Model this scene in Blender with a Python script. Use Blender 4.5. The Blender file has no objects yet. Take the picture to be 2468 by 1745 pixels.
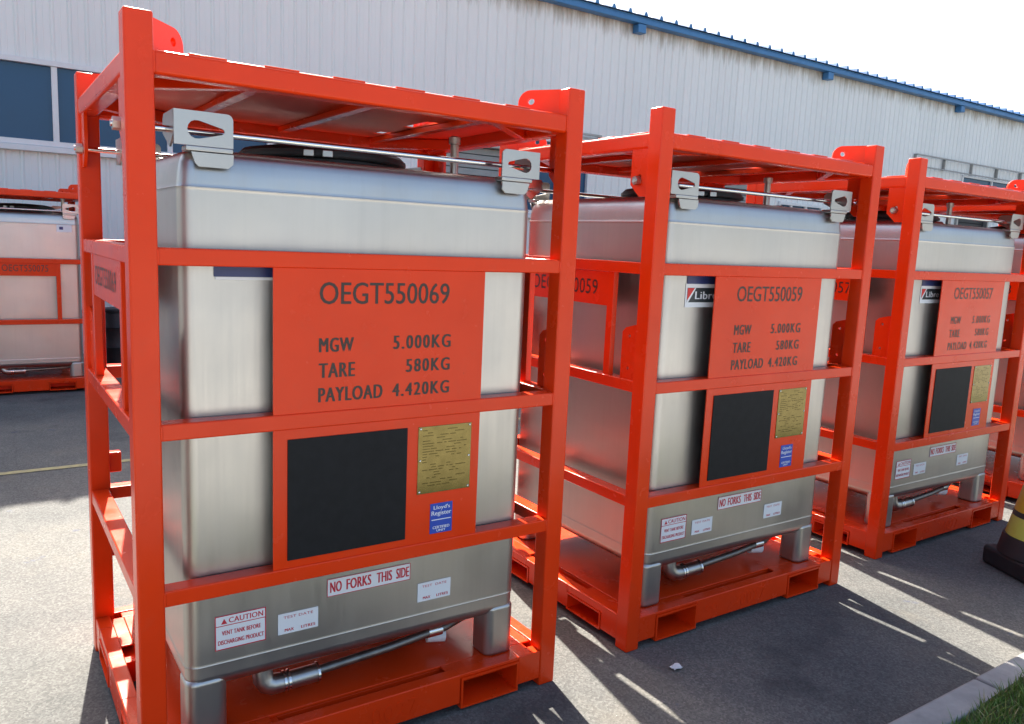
import bpy, bmesh, math, random
from mathutils import Matrix, Vector
random.seed(7)
scene = bpy.context.scene
C = scene.collection

# ------------------------------------------------------------------ camera
cam_d = bpy.data.cameras.new('camera')
cam = bpy.data.objects.new('camera', cam_d); C.objects.link(cam)
right = Vector((0.831159, -0.554310, 0.043566)); down = Vector((-0.045080, -0.145434, -0.988340)); fwd = Vector((0.554183, 0.819504, -0.145866))
fwd.normalize(); right = (right - fwd * right.dot(fwd)).normalized(); down = fwd.cross(right)
m = Matrix((right, -down, -fwd)).transposed().to_4x4()
m.translation = Vector((-0.3505, -2.3975, 1.7616))
cam.matrix_world = m
cam_d.sensor_fit = 'HORIZONTAL'; cam_d.sensor_width = 36.0
cam_d.lens = 1926.295 / 2468 * 36.0
cam_d.clip_start = 0.05; cam_d.clip_end = 2000
scene.camera = cam

# ------------------------------------------------------------------ light
SUN_EL = math.radians(43.5); SUN_AZ = math.atan2(0.19, 1.0)      # azimuth from +Y towards +X
world = bpy.data.worlds.new('World'); scene.world = world; world.use_nodes = True
nt = world.node_tree; bg = nt.nodes['Background']
sky = nt.nodes.new('ShaderNodeTexSky'); sky.sky_type = 'NISHITA'; sky.sun_disc = False
sky.sun_elevation = SUN_EL; sky.sun_rotation = SUN_AZ; sky.air_density = 1.0; sky.dust_density = 4.5; sky.ozone_density = 1.0
nt.links.new(sky.outputs[0], bg.inputs[0]); bg.inputs[1].default_value = 0.095
sun_d = bpy.data.lights.new('sun', 'SUN'); sun_d.energy = 5.0; sun_d.angle = math.radians(0.6); sun_d.color = (1.0, 0.94, 0.84)
sun = bpy.data.objects.new('sun', sun_d); C.objects.link(sun)
sd = Vector((math.sin(SUN_AZ) * math.cos(SUN_EL), math.cos(SUN_AZ) * math.cos(SUN_EL), math.sin(SUN_EL)))
sun.rotation_euler = sd.to_track_quat('Z', 'Y').to_euler(); sun.location = sd * 40
vs = scene.view_settings
vs.view_transform = 'Standard'; vs.look = 'None'; vs.gamma = 1.0; vs.use_curve_mapping = False
vs.exposure = 1.95
scene.cycles.max_bounces = 4; scene.cycles.diffuse_bounces = 3; scene.cycles.glossy_bounces = 3; scene.cycles.transmission_bounces = 0; scene.cycles.caustics_reflective = False; scene.cycles.caustics_refractive = False

# ------------------------------------------------------------------ materials
def mat(name, col, rough=0.5, metal=0.0, spec=0.5, coat=0.0):
    M = bpy.data.materials.new(name); M.use_nodes = True
    b = M.node_tree.nodes['Principled BSDF']
    b.inputs['Base Color'].default_value = (*col, 1); b.inputs['Roughness'].default_value = rough
    b.inputs['Metallic'].default_value = metal; b.inputs['Specular IOR Level'].default_value = spec
    b.inputs['Coat Weight'].default_value = coat; b.inputs['Coat Roughness'].default_value = 0.12
    return M
class N:
    def __init__(s, M): s.t = M.node_tree; s.b = s.t.nodes['Principled BSDF']; s.co = None
    def new(s, k, **kw):
        n = s.t.nodes.new(k)
        for a, v in kw.items():
            if a in n.inputs: n.inputs[a].default_value = v
            else: setattr(n, a, v)
        return n
    def l(s, a, b): s.t.links.new(a, b)
    def coords(s, kind='Object', scale=(1, 1, 1)):
        tc = s.new('ShaderNodeTexCoord'); mp = s.new('ShaderNodeMapping'); mp.inputs['Scale'].default_value = scale
        s.l(tc.outputs[kind], mp.inputs[0]); return mp.outputs[0]
    def gcoords(s, scale=(1, 1, 1)):
        g = s.new('ShaderNodeNewGeometry'); mp = s.new('ShaderNodeMapping'); mp.inputs['Scale'].default_value = scale
        s.l(g.outputs['Position'], mp.inputs[0]); return mp.outputs[0]
    def noise(s, vec, scale, detail=4, rough=0.55):
        n = s.new('ShaderNodeTexNoise'); n.inputs['Scale'].default_value = scale; n.inputs['Detail'].default_value = detail; n.inputs['Roughness'].default_value = rough
        s.l(vec, n.inputs['Vector']); return n.outputs['Fac']
    def ramp(s, fac, stops):
        r = s.new('ShaderNodeValToRGB'); e = r.color_ramp.elements
        while len(e) < len(stops): e.new(0.5)
        for i, (p, c) in enumerate(stops):
            e[i].position = p; e[i].color = (*c, 1) if len(c) == 3 else c
        s.l(fac, r.inputs[0]); return r.outputs[0]
    def mix(s, fac, a, b, mode='MIX'):
        x = s.new('ShaderNodeMix', data_type='RGBA', blend_type=mode)
        for sock, v in ((x.inputs['Factor'], fac), (x.inputs[6], a), (x.inputs[7], b)):
            if hasattr(v, 'links'): s.l(v, sock)
            elif isinstance(v, (int, float)): sock.default_value = v
            else: sock.default_value = (*v, 1)
        return x.outputs[2]
    def bump(s, h, strength, dist):
        b = s.new('ShaderNodeBump'); b.inputs['Strength'].default_value = strength; b.inputs['Distance'].default_value = dist
        s.l(h, b.inputs['Height']); s.l(b.outputs[0], s.b.inputs['Normal']); return b

G = ((0, 0, 0), (1, 1, 1))
def paint_material():
    M = mat('orange_red_paint', (0.62, 0.03, 0.008), 0.25, 0, 0.3, 0.0); n = N(M)
    v = n.gcoords()
    c = n.ramp(n.noise(v, 3.0, 5), [(0.3, (0.73, 0.039, 0.003)), (0.7, (0.82, 0.047, 0.004))])
    dust = n.ramp(n.noise(v, 14, 6, 0.7), [(0.55, (0, 0, 0)), (0.85, (0.18, 0.18, 0.18))])
    c = n.mix(dust, c, (0.48, 0.10, 0.05))
    chips = n.ramp(n.noise(n.gcoords((1, 1, 0.6)), 34, 6, 0.75), [(0.70, (0,) * 3), (0.76, (0.55,) * 3)])
    c = n.mix(chips, c, (0.30, 0.035, 0.015))
    n.l(c, n.b.inputs['Base Color'])
    n.l(n.ramp(n.noise(v, 9, 4), [(0.3, (0.20,) * 3), (0.75, (0.30,) * 3)]), n.b.inputs['Roughness'])
    n.bump(n.noise(v, 160, 2), 0.08, 0.002)
    return M
def steel_material(name, col, r0, r1, brushed):
    M = mat(name, col, 0.3, 1.0); n = N(M)
    v = n.gcoords((1, 1, 1))
    vb = n.gcoords((90, 90, 2.0)) if brushed else v
    g = n.noise(vb, 1.0 if brushed else 30, 3)
    big = n.noise(v, 2.2, 3)
    n.l(n.mix(n.ramp(big, [(0.3, (0,) * 3), (0.7, (1,) * 3)]), tuple(c * 0.93 for c in col), tuple(min(1, c * 1.05) for c in col)), n.b.inputs['Base Color'])
    if brushed:
        drip = n.ramp(n.noise(n.gcoords((26, 26, 1.1)), 1.0, 5, 0.6), [(0.52, (0,) * 3), (0.85, (0.24,) * 3)])
        smut = n.ramp(n.noise(v, 7, 7, 0.7), [(0.55, (0,) * 3), (0.78, (0.22,) * 3)])
        old = n.b.inputs['Base Color'].links[0].from_socket
        c_ = n.mix(smut, n.mix(drip, old, tuple(c * 0.70 for c in col)), tuple(c * 0.74 for c in col))
        n.l(c_, n.b.inputs['Base Color'])
    mx = n.mix(0.5, n.ramp(g, [(0.25, (0,) * 3), (0.75, (1,) * 3)]), n.ramp(n.noise(v, 5, 5, 0.6), [(0.3, (0,) * 3), (0.7, (1,) * 3)]))
    n.l(n.ramp(mx, [(0.2, (r0,) * 3), (0.8, (r1,) * 3)]), n.b.inputs['Roughness'])
    add = n.new('ShaderNodeMath', operation='MULTIPLY_ADD'); add.inputs[1].default_value = 0.004
    n.l(g, add.inputs[0]); n.l(n.noise(v, 3.0, 1), add.inputs[2])
    if brushed:
        tg = n.new('ShaderNodeTangent', direction_type='RADIAL', axis='Z'); n.l(tg.outputs[0], n.b.inputs['Tangent']); n.b.inputs['Anisotropic'].default_value = 0.4
    n.bump(add.outputs[0], 0.25 if brushed else 0.02, 0.012)
    return M
def asphalt_material():
    M = mat('asphalt', (0.1, 0.1, 0.1), 0.85, 0, 0.25); n = N(M)
    v = n.gcoords()
    base = n.ramp(n.noise(v, 0.7, 6, 0.6), [(0.28, (0.066, 0.070, 0.070)), (0.5, (0.115, 0.114, 0.107)), (0.75, (0.168, 0.157, 0.136))])
    vor = n.new('ShaderNodeTexVoronoi'); vor.inputs['Scale'].default_value = 120; n.l(v, vor.inputs['Vector'])
    agg = n.ramp(vor.outputs['Color'], [(0.2, (0.70,) * 3), (0.55, (1.0,) * 3), (0.9, (1.38,) * 3)])
    c = n.mix(0.8, base, agg, 'MULTIPLY')
    fine = n.ramp(n.noise(v, 240, 3, 0.7), [(0.3, (0.7,) * 3), (0.7, (1.25,) * 3)])
    c = n.mix(0.7, c, fine, 'MULTIPLY')
    # sandy dust patches, a few blue paint drips, pale scuffs
    c = n.mix(n.ramp(n.noise(v, 1.7, 6, 0.65), [(0.56, (0,) * 3), (0.74, (0.5,) * 3)]), c, (0.15, 0.130, 0.105))
    c = n.mix(n.ramp(n.noise(v, 2.9, 5, 0.7), [(0.64, (0,) * 3), (0.70, (0.45,) * 3)]), c, (0.04, 0.06, 0.125))
    c = n.mix(n.ramp(n.noise(n.gcoords((8, 3.0, 1)), 4.5, 5, 0.75), [(0.69, (0,) * 3), (0.74, (0.5,) * 3)]), c, (0.32, 0.32, 0.31))
    oil = n.ramp(n.noise(v, 1.15, 7, 0.62), [(0.57, (0,) * 3), (0.68, (0.55,) * 3)])
    c = n.mix(oil, c, (0.038, 0.04, 0.042))
    fl = n.ramp(n.noise(v, 55, 2, 0.5), [(0.775, (0,) * 3), (0.79, (0.7,) * 3)])
    c = n.mix(fl, c, (0.42, 0.42, 0.40))
    cr_ = n.new('ShaderNodeTexVoronoi', feature='DISTANCE_TO_EDGE'); cr_.inputs['Scale'].default_value = 0.55
    wv = n.new('ShaderNodeMix', data_type='VECTOR'); wn = n.new('ShaderNodeTexNoise'); wn.inputs['Scale'].default_value = 2.5; wn.inputs['Detail'].default_value = 6
    n.l(v, wn.inputs['Vector']); wv.inputs['Factor'].default_value = 0.12
    n.l(v, wv.inputs[4]); n.l(wn.outputs['Color'], wv.inputs[5]); n.l(wv.outputs[1], cr_.inputs['Vector'])
    crk = n.ramp(cr_.outputs['Distance'], [(0.0, (0.22,) * 3), (0.0035, (0,) * 3)])
    c = n.mix(crk, c, (0.035, 0.035, 0.035))
    n.l(c, n.b.inputs['Base Color'])
    mxh = n.mix(0.5, vor.outputs['Distance'], n.noise(v, 200, 3))
    n.bump(mxh, 0.45, 0.005)
    return M
def wall_material():
    M = mat('white_cladding', (0.72, 0.74, 0.76), 0.5, 0, 0.4); n = N(M)
    v = n.gcoords()
    g = n.new('ShaderNodeNewGeometry'); sep = n.new('ShaderNodeSeparateXYZ'); n.l(g.outputs['Position'], sep.inputs[0])
    oi = n.new('ShaderNodeObjectInfo')
    base = n.mix(oi.outputs['Random'], (0.725, 0.74, 0.722), (0.765, 0.777, 0.757))
    base = n.mix(n.ramp(n.noise(n.gcoords((1, 1, 0.25)), 1.3, 6), [(0.40, (0,) * 3), (0.85, (0.22,) * 3)]), base, (0.60, 0.59, 0.55))
    # rain streaks hanging from the eave
    st = n.noise(n.gcoords((7.5, 1, 0.9)), 1.0, 6, 0.7)
    mr = n.new('ShaderNodeMapRange'); mr.inputs['From Min'].default_value = 5.45; mr.inputs['From Max'].default_value = 6.1; mr.inputs['To Min'].default_value = -0.26; mr.inputs['To Max'].default_value = 0.30
    n.l(sep.outputs['Z'], mr.inputs['Value'])
    ad = n.new('ShaderNodeMath', operation='ADD'); n.l(st, ad.inputs[0]); n.l(mr.outputs[0], ad.inputs[1])
    c = n.mix(n.ramp(ad.outputs[0], [(0.54, (0,) * 3), (0.84, (0.7,) * 3)]), base, (0.22, 0.165, 0.10))
    n.l(c, n.b.inputs['Base Color'])
    return M
def noisy(name, a, b, scale, rough=0.6, metal=0, bump=0.0, spec=0.5):
    M = mat(name, a, rough, metal, spec); n = N(M); v = n.gcoords()
    f = n.noise(v, scale, 5, 0.6)
    n.l(n.ramp(f, [(0.3, a), (0.7, b)]), n.b.inputs['Base Color'])
    if bump: n.bump(n.noise(v, scale * 6, 3), bump, 0.004)
    return M
PAINT = paint_material()
PAINT_DULL = noisy('dusty_orange_red_paint', (0.66, 0.036, 0.004), (0.76, 0.046, 0.006), 6, 0.55, spec=0.2)
STEEL = steel_material('brushed_stainless', (0.51, 0.503, 0.483), 0.36, 0.47, True)
STEEL2 = steel_material('smooth_stainless', (0.47, 0.465, 0.45), 0.30, 0.38, False)
STEEL_SHADED = noisy('shade_toned_stainless', (0.20, 0.20, 0.19), (0.28, 0.275, 0.26), 20, 0.45, 1.0)  # outlet pipe steel, base colour darkened for the shade under the tank
CHROME = mat('polished_stainless', (0.72, 0.72, 0.71), 0.12, 1.0)
BRASS = noisy('brass', (0.155, 0.128, 0.05), (0.20, 0.165, 0.065), 30, 0.16, 1.0)
BLACKBOARD = noisy('blackboard_black', (0.006, 0.0065, 0.008), (0.010, 0.011, 0.013), 25, 0.6, spec=0.25)
RUBBER = noisy('black_rubber', (0.012, 0.013, 0.016), (0.02, 0.021, 0.024), 12, 0.55)
INK = mat('black_ink', (0.035, 0.02, 0.015), 0.45)
REDINK = mat('red_ink', (0.55, 0.02, 0.04), 0.5)
WHITE = mat('white_vinyl', (0.78, 0.80, 0.82), 0.4)
NAVY = mat('navy_vinyl', (0.03, 0.045, 0.16), 0.35)
BLUE = mat('blue_vinyl', (0.01, 0.06, 0.42), 0.35)
LOGO_GREY = mat('logo_grey', (0.035, 0.045, 0.05), 0.35)
LOGO_RED = mat('logo_red', (0.65, 0.02, 0.02), 0.35)
ETCH = mat('etched_dark', (0.115, 0.094, 0.038), 0.22, 1.0)
ASPHALT = asphalt_material()
WALL = wall_material()
FASCIA = noisy('blue_coated_steel', (0.035, 0.15, 0.34), (0.05, 0.19, 0.40), 3, 0.42)
FRAME_W = noisy('white_window_frame', (0.66, 0.67, 0.67), (0.72, 0.73, 0.73), 9, 0.4)
GLASS = mat('window_glass', (0.018, 0.07, 0.15), 0.06, 0, 0.4)
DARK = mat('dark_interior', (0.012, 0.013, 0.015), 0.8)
GREYDOOR = noisy('grey_shutter', (0.25, 0.27, 0.27), (0.30, 0.32, 0.31), 5, 0.5)
GALV = noisy('galvanised_steel', (0.28, 0.28, 0.27), (0.38, 0.37, 0.35), 9, 0.5, 0.6)
CONCRETE = noisy('kerb_concrete', (0.20, 0.20, 0.195), (0.36, 0.35, 0.33), 5, 0.85, 0, 0.6)
YLINE = noisy('faded_yellow_road_paint', (0.22, 0.20, 0.12), (0.40, 0.34, 0.14), 20, 0.7)
SOIL = noisy('lawn_soil', (0.03, 0.05, 0.015), (0.06, 0.09, 0.025), 14, 0.9, 0, 0.8)
YELLOW = noisy('yellow_plastic', (0.52, 0.34, 0.02), (0.60, 0.42, 0.03), 14, 0.45)
LIME = noisy('lime_reflective_band', (0.50, 0.55, 0.08), (0.56, 0.60, 0.12), 14, 0.4)
PAPER = noisy('paper_white', (0.68, 0.68, 0.65), (0.78, 0.78, 0.76), 40, 0.7)
def grass_material():
    M = mat('grass_blade', (0.07, 0.13, 0.02), 0.5); n = N(M)
    g = n.new('ShaderNodeNewGeometry')
    n.l(n.ramp(g.outputs['Random Per Island'], [(0.0, (0.07, 0.15, 0.022)), (0.55, (0.14, 0.235, 0.04)), (0.85, (0.20, 0.22, 0.06)), (1.0, (0.30, 0.25, 0.11))]), n.b.inputs['Base Color'])
    return M
GRASS = grass_material()

# ------------------------------------------------------------------ helpers
def link(name, mesh, material=None, parent=None, loc=None):
    o = bpy.data.objects.new(name, mesh); C.objects.link(o)
    if material and not mesh.materials: mesh.materials.append(material)
    if parent: o.parent = parent
    if loc: o.location = loc
    return o
def empty(name, loc, label, cat, group=None, rz=0.0):
    o = bpy.data.objects.new(name, None); C.objects.link(o); o.location = loc; o.rotation_euler.z = rz; o.empty_display_size = 0.2
    o['label'] = label; o['category'] = cat
    if group: o['group'] = group
    return o
def tag(o, label, cat, group=None):
    o['label'] = label; o['category'] = cat
    if group: o['group'] = group
    return o
def finish(bm, name, smooth=None):
    me = bpy.data.meshes.new(name); bm.normal_update(); bm.to_mesh(me); bm.free()
    if smooth is not None:
        me.shade_smooth(); me.set_sharp_from_angle(angle=math.radians(smooth))
    return me
_box = {}
def box_mesh(sx, sy, sz, bev=0.004, seg=2):
    k = (round(sx, 4), round(sy, 4), round(sz, 4), bev, seg)
    if k in _box: return _box[k]
    bm = bmesh.new(); bmesh.ops.create_cube(bm, size=1.0)
    bmesh.ops.scale(bm, vec=(sx, sy, sz), verts=bm.verts)
    if bev: bmesh.ops.bevel(bm, geom=list(bm.edges), offset=min(bev, 0.45 * min(sx, sy, sz)), segments=seg, affect='EDGES', profile=0.5)
    me = finish(bm, 'box')
    if bev:
        me.shade_smooth(); flat = {}
        for p in me.polygons:
            n_ = p.normal
            if max(abs(n_.x), abs(n_.y), abs(n_.z)) > 0.9999:
                for vi in p.vertices: flat[vi] = n_.copy()
        vn = [flat.get(v.index, v.normal.copy()) for v in me.vertices]
        me.normals_split_custom_set([vn[l.vertex_index] for l in me.loops])
    _box[k] = me; return me
def box(name, lo, hi, material, parent, bev=0.004, seg=2):
    s = [hi[i] - lo[i] for i in range(3)]
    me = box_mesh(*s, bev, seg)
    if me.materials and me.materials[0] != material:
        k = (me.name, material.name)
        if k not in _box:
            c = me.copy(); c.materials.clear(); c.materials.append(material); _box[k] = c
        me = _box[k]
    return link(name, me, material, parent, [(hi[i] + lo[i]) / 2 for i in range(3)])
_key = {}
def cached(key, fn):
    if key not in _key: _key[key] = fn()
    return _key[key]
def plate_mesh(outline, holes, th, axes):
    """flat plate from 2D outline (+holes); axes = (u, v, n) unit vectors; lies centred on the plane"""
    cu = bpy.data.curves.new('tmp', 'CURVE'); cu.dimensions = '2D'; cu.fill_mode = 'BOTH'; cu.extrude = th / 2; cu.bevel_depth = 0
    for pts in [outline] + list(holes):
        sp = cu.splines.new('POLY'); sp.points.add(len(pts) - 1); sp.use_cyclic_u = True
        for p, q in zip(sp.points, pts): p.co = (q[0], q[1], 0, 1)
    ob = bpy.data.objects.new('tmp', cu); C.objects.link(ob)
    me = bpy.data.meshes.new_from_object(ob.evaluated_get(bpy.context.evaluated_depsgraph_get()))
    bpy.data.objects.remove(ob); bpy.data.curves.remove(cu)
    me.materials.clear()
    u, v, n_ = [Vector(a) for a in axes]
    me.transform(Matrix((u, v, n_)).transposed().to_4x4())
    return me
XZ = ((1, 0, 0), (0, 0, 1), (0, -1, 0))       # plate in the x-z plane facing -y
YZ = ((0, 1, 0), (0, 0, 1), (1, 0, 0))
def circle(cx, cz, r, n=16, a0=0, a1=2 * math.pi):
    full = abs(a1 - a0 - 2 * math.pi) < 1e-6
    k = n if full else n + 1
    return [(cx + r * math.cos(a0 + (a1 - a0) * i / n), cz + r * math.sin(a0 + (a1 - a0) * i / n)) for i in range(k)]
def tube_mesh(path, r, n=14, caps=True):
    bm = bmesh.new(); rings = []
    rr = r if isinstance(r, (list, tuple)) else [r] * len(path)
    P = [Vector(p) for p in path]
    for i, p in enumerate(P):
        t = (P[min(i + 1, len(P) - 1)] - P[max(i - 1, 0)]).normalized()
        a = t.orthogonal() if i == 0 else a - t * a.dot(t)
        a.normalize(); b = t.cross(a)
        rings.append([bm.verts.new(p + (a * math.cos(2 * math.pi * k / n) + b * math.sin(2 * math.pi * k / n)) * rr[i]) for k in range(n)])
    for i in range(len(rings) - 1):
        for k in range(n):
            bm.faces.new((rings[i][k], rings[i][(k + 1) % n], rings[i + 1][(k + 1) % n], rings[i + 1][k]))
    if caps:
        bm.faces.new(rings[0][::-1]); bm.faces.new(rings[-1])
    bmesh.ops.recalc_face_normals(bm, faces=bm.faces)
    return finish(bm, 'tube', 40)
def lathe_mesh(profile, n=32):
    bm = bmesh.new(); rings = []
    for r, z in profile:
        rings.append([bm.verts.new((r * math.cos(2 * math.pi * k / n), r * math.sin(2 * math.pi * k / n), z)) for k in range(n)])
    for i in range(len(rings) - 1):
        for k in range(n):
            bm.faces.new((rings[i][k], rings[i][(k + 1) % n], rings[i + 1][(k + 1) % n], rings[i + 1][k]))
    bm.faces.new(rings[0][::-1]); bm.faces.new(rings[-1])
    bmesh.ops.recalc_face_normals(bm, faces=bm.faces)
    return finish(bm, 'lathe', 40)
def text_mesh(s, x0, x1, z0, z1, axes=XZ, spacing=1.0, fixed_h=True, extrude=0.0, weight=0.0):
    """letters stretched into the rectangle x0..x1, z0..z1 of the plane given by axes"""
    cu = bpy.data.curves.new('tmp', 'FONT'); cu.body = s; cu.space_character = spacing; cu.resolution_u = 3; cu.extrude = extrude
    ob = bpy.data.objects.new('tmp', cu); C.objects.link(ob)
    me = bpy.data.meshes.new_from_object(ob.evaluated_get(bpy.context.evaluated_depsgraph_get()))
    bpy.data.objects.remove(ob); bpy.data.curves.remove(cu)
    me.materials.clear()
    xs = [v.co.x for v in me.vertices]; ys = [v.co.y for v in me.vertices]
    ax, bx, ay, by = min(xs), max(xs), min(ys), max(ys)
    u, v, n_ = [Vector(a) for a in axes]
    for w in me.vertices:
        p = (w.co.x - ax) / (bx - ax) * (x1 - x0) + x0; q = (w.co.y - ay) / (by - ay) * (z1 - z0) + z0
        w.co = u * p + v * q + n_ * w.co.z
    me.update()
    if weight:
        bm = bmesh.new(); bm.from_mesh(me); g = bmesh.ops.duplicate(bm, geom=bm.verts[:] + bm.edges[:] + bm.faces[:])
        bmesh.ops.translate(bm, vec=u * weight - n_ * 0.0002, verts=[e for e in g['geom'] if isinstance(e, bmesh.types.BMVert)])
        bm.to_mesh(me); bm.free()
    return me

# ------------------------------------------------------------------ setting
def sheet(name, x0, x1, y0, y1, z, material):
    me = bpy.data.meshes.new(name); me.from_pydata([(x0, y0, z), (x1, y0, z), (x1, y1, z), (x0, y1, z)], [], [(0, 1, 2, 3)])
    o = link(name, me, material); o['kind'] = 'structure'; return o
sheet('ground', -400, 400, -0.96, 500, 0.0, ASPHALT)
# lawn, a gently uneven sheet behind the kerb
bm = bmesh.new(); nx, ny = 60, 24
xs = [-300, -60, -20] + [-8 + 16 * i / (nx - 1) for i in range(nx)] + [20, 60, 300]
ys = [-1.075 - 1.125 * (j / (ny - 1)) for j in range(ny)]
vv = [[bm.verts.new((x, y, 0.085 + (0.02 * math.sin(3.1 * x + 1.7 * y) + 0.015 * math.sin(7 * x - 5 * y) if abs(x) < 9 and y > -5 else 0))) for x in xs] for y in ys]
for j in range(len(ys) - 1):
    for i in range(len(xs) - 1): bm.faces.new((vv[j][i], vv[j + 1][i], vv[j + 1][i + 1], vv[j][i + 1]))
lawn = link('lawn', finish(bm, 'lawn', 80), SOIL); lawn['kind'] = 'structure'
sheet('unseen_bounce_ground', -400, 400, -400, -2.2, 0.05, CONCRETE)  # added pale ground behind the camera, unseen; brightens what the tanks reflect
# kerb of concrete stones
kerb = bpy.data.objects.new('kerb', None); C.objects.link(kerb); kerb['kind'] = 'structure'; kerb.location = (0, -1.02, 0)
for i in range(-4, 12):
    box('kerb_stone', (i * 0.99, -0.058, -0.1), (i * 0.99 + 0.983, 0.062, 0.1 + random.uniform(-0.003, 0.003)), CONCRETE, kerb, 0.012, 2)
# painted line
me = bpy.data.meshes.new('line'); pts = []; L = 40
for i in range(L + 1):
    x = -9 + 40 * i / L; y = 4.11 + 0.012 * x
    pts += [(x, y - 0.035 + random.uniform(-.004, .004), 0.004), (x, y + 0.035 + random.uniform(-.004, .004), 0.004)]
me.from_pydata(pts, [], [(2 * i, 2 * i + 2, 2 * i + 3, 2 * i + 1) for i in range(L)])
o = link('yellow_line', me, YLINE); o['kind'] = 'structure'

# ------------------------------------------------------------------ warehouse
YB = 10.0
ware = empty('warehouse', (0, YB, 0), 'long white corrugated metal warehouse with a blue eave along the back', 'building')
P_RIB = 0.2; SW = 0.8
openings = [(-1.2, 3.45, 2.78, 3.83), (6.25, 7.75, 0.0, 3.42), (8.05, 9.62, 2.35, 3.72), (13.1, 14.5, 0.0, 3.45), (15.35, 16.95, 2.35, 3.0), (23.25, 24.95, 0.0, 3.45), (23.3, 28.2, 3.86, 4.25)]
def prof(x):
    f = (x % P_RIB)
    if f < 0.022: return -0.022 * f / 0.022
    if f < 0.040: return -0.022
    if f < 0.062: return -0.022 * (0.062 - f) / 0.022
    if 0.12 < f < 0.128: return 0.003
    return 0.0
def strip_mesh(xa, xb, za, zb, xo):
    br = [xa]
    k = math.floor(xa / P_RIB) - 1
    while k * P_RIB < xb:
        for d in (0, 0.022, 0.040, 0.062, 0.119, 0.122, 0.126, 0.129):
            x = k * P_RIB + d
            if xa + 1e-4 < x < xb - 1e-4: br.append(x)
        k += 1
    br.append(xb)
    v = []; f = []
    for x in br:
        y = prof(x + 1e-6); v += [(x - xo, y, za), (x - xo, y, zb)]
    f = [(2 * i, 2 * i + 2, 2 * i + 3, 2 * i + 1) for i in range(len(br) - 1)]
    me = bpy.data.meshes.new('cladding'); me.from_pydata(v, [], f); return me
full = {}
EAVE = 6.10
x = -7.2
while x < 44:
    xb = x + SW
    xo = round(x / P_RIB) * P_RIB
    ops = [o for o in openings if o[0] < xb - 1e-3 and o[1] > x + 1e-3]
    yo = random.uniform(-0.002, 0.002)
    if not ops:
        me = cached('fullsheet', lambda: strip_mesh(x, xb, 0.0, EAVE, x))
        link('cladding_sheet', me, WALL, ware, (x, yo, 0))
    else:
        cuts = sorted({x, xb} | {min(max(o[0], x), xb) for o in ops} | {min(max(o[1], x), xb) for o in ops})
        for a, b in zip(cuts, cuts[1:]):
            if b - a < 1e-3: continue
            zc = 0.0
            for o in sorted([o for o in ops if o[0] < (a + b) / 2 < o[1]], key=lambda o: o[2]):
                if o[2] > zc: link('cladding_sheet', strip_mesh(a, b, zc, o[2], x), WALL, ware, (x, yo, 0))
                zc = o[3]
            link('cladding_sheet', strip_mesh(a, b, zc, EAVE, x), WALL, ware, (x, yo, 0))
    x = round(xb, 4)
box('gable_wall', (-7.2, 0.05, 0), (-7.1, 20, EAVE), WALL, ware, 0)
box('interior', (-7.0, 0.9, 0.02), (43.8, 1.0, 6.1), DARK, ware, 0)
def window(x0, x1, z0, z1, mull, fw=0.05, sill=True):
    w = bpy.data.objects.new('window', None); C.objects.link(w); w.parent = ware; w.location = (x0, 0, z0)
    W_, H_ = x1 - x0, z1 - z0
    box('frame', (-0.03, -0.05, H_ - fw), (W_ + 0.03, 0.07, H_ + 0.02), FRAME_W, w, 0.004)
    box('frame', (-0.03, -0.05, -0.02), (W_ + 0.03, 0.07, fw), FRAME_W, w, 0.004)
    box('frame', (-0.03, -0.045, fw), (fw, 0.065, H_ - fw), FRAME_W, w, 0.004)
    box('frame', (W_ - fw, -0.045, fw), (W_ + 0.03, 0.065, H_ - fw), FRAME_W, w, 0.004)
    e = [0] + [q - x0 for q in mull] + [W_]
    for q in mull: box('mullion', (q - x0 - 0.035, -0.03, fw), (q - x0 + 0.035, 0.06, H_ - fw), FRAME_W, w, 0.003)
    for a, b in zip(e, e[1:]):
        g = box('pane', (a + 0.01, 0.02, 0.01), (b - 0.01, 0.028, H_ - 0.01), GLASS, w, 0)
        g.rotation_euler = (random.uniform(-.006, .006), 0, random.uniform(-.006, .006))
    if sill: box('sill', (-0.12, -0.10, -0.10), (W_ + 0.12, 0.0, -0.025), FRAME_W, w, 0.01)
window(-1.2, 3.45, 2.78, 3.83, [-0.75, 0.63, 2.03])
window(8.05, 9.62, 2.35, 3.72, [8.85])
window(15.35, 16.95, 2.35, 3.0, [15.8, 16.35])
window(23.3, 28.2, 3.86, 4.25, [25.0, 26.7], 0.03, False)
def shutter(x0, x1, z1, material):
    w = bpy.data.objects.new('roller_door', None); C.objects.link(w); w.parent = ware; w.location = (x0, 0.05, 0)
    n = int(z1 / 0.12)
    for i in range(n):
        box('slat', (0, 0, z1 * i / n + 0.004), (x1 - x0, 0.03, z1 * (i + 1) / n - 0.004), material, w, 0.01, 1)
    box('guide', (-0.06, -0.12, 0), (0.02, 0.05, z1), GALV, w, 0.005); box('guide', (x1 - x0 - 0.02, -0.12, 0), (x1 - x0 + 0.06, 0.05, z1), GALV, w, 0.005)
    box('shutter_hood', (-0.08, -0.16, z1), (x1 - x0 + 0.08, 0.02, z1 + 0.14), GALV, w, 0.01)
shutter(6.25, 7.75, 3.42, GREYDOOR); shutter(13.1, 14.5, 3.45, GREYDOOR); shutter(23.25, 24.95, 3.45, RUBBER)
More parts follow.
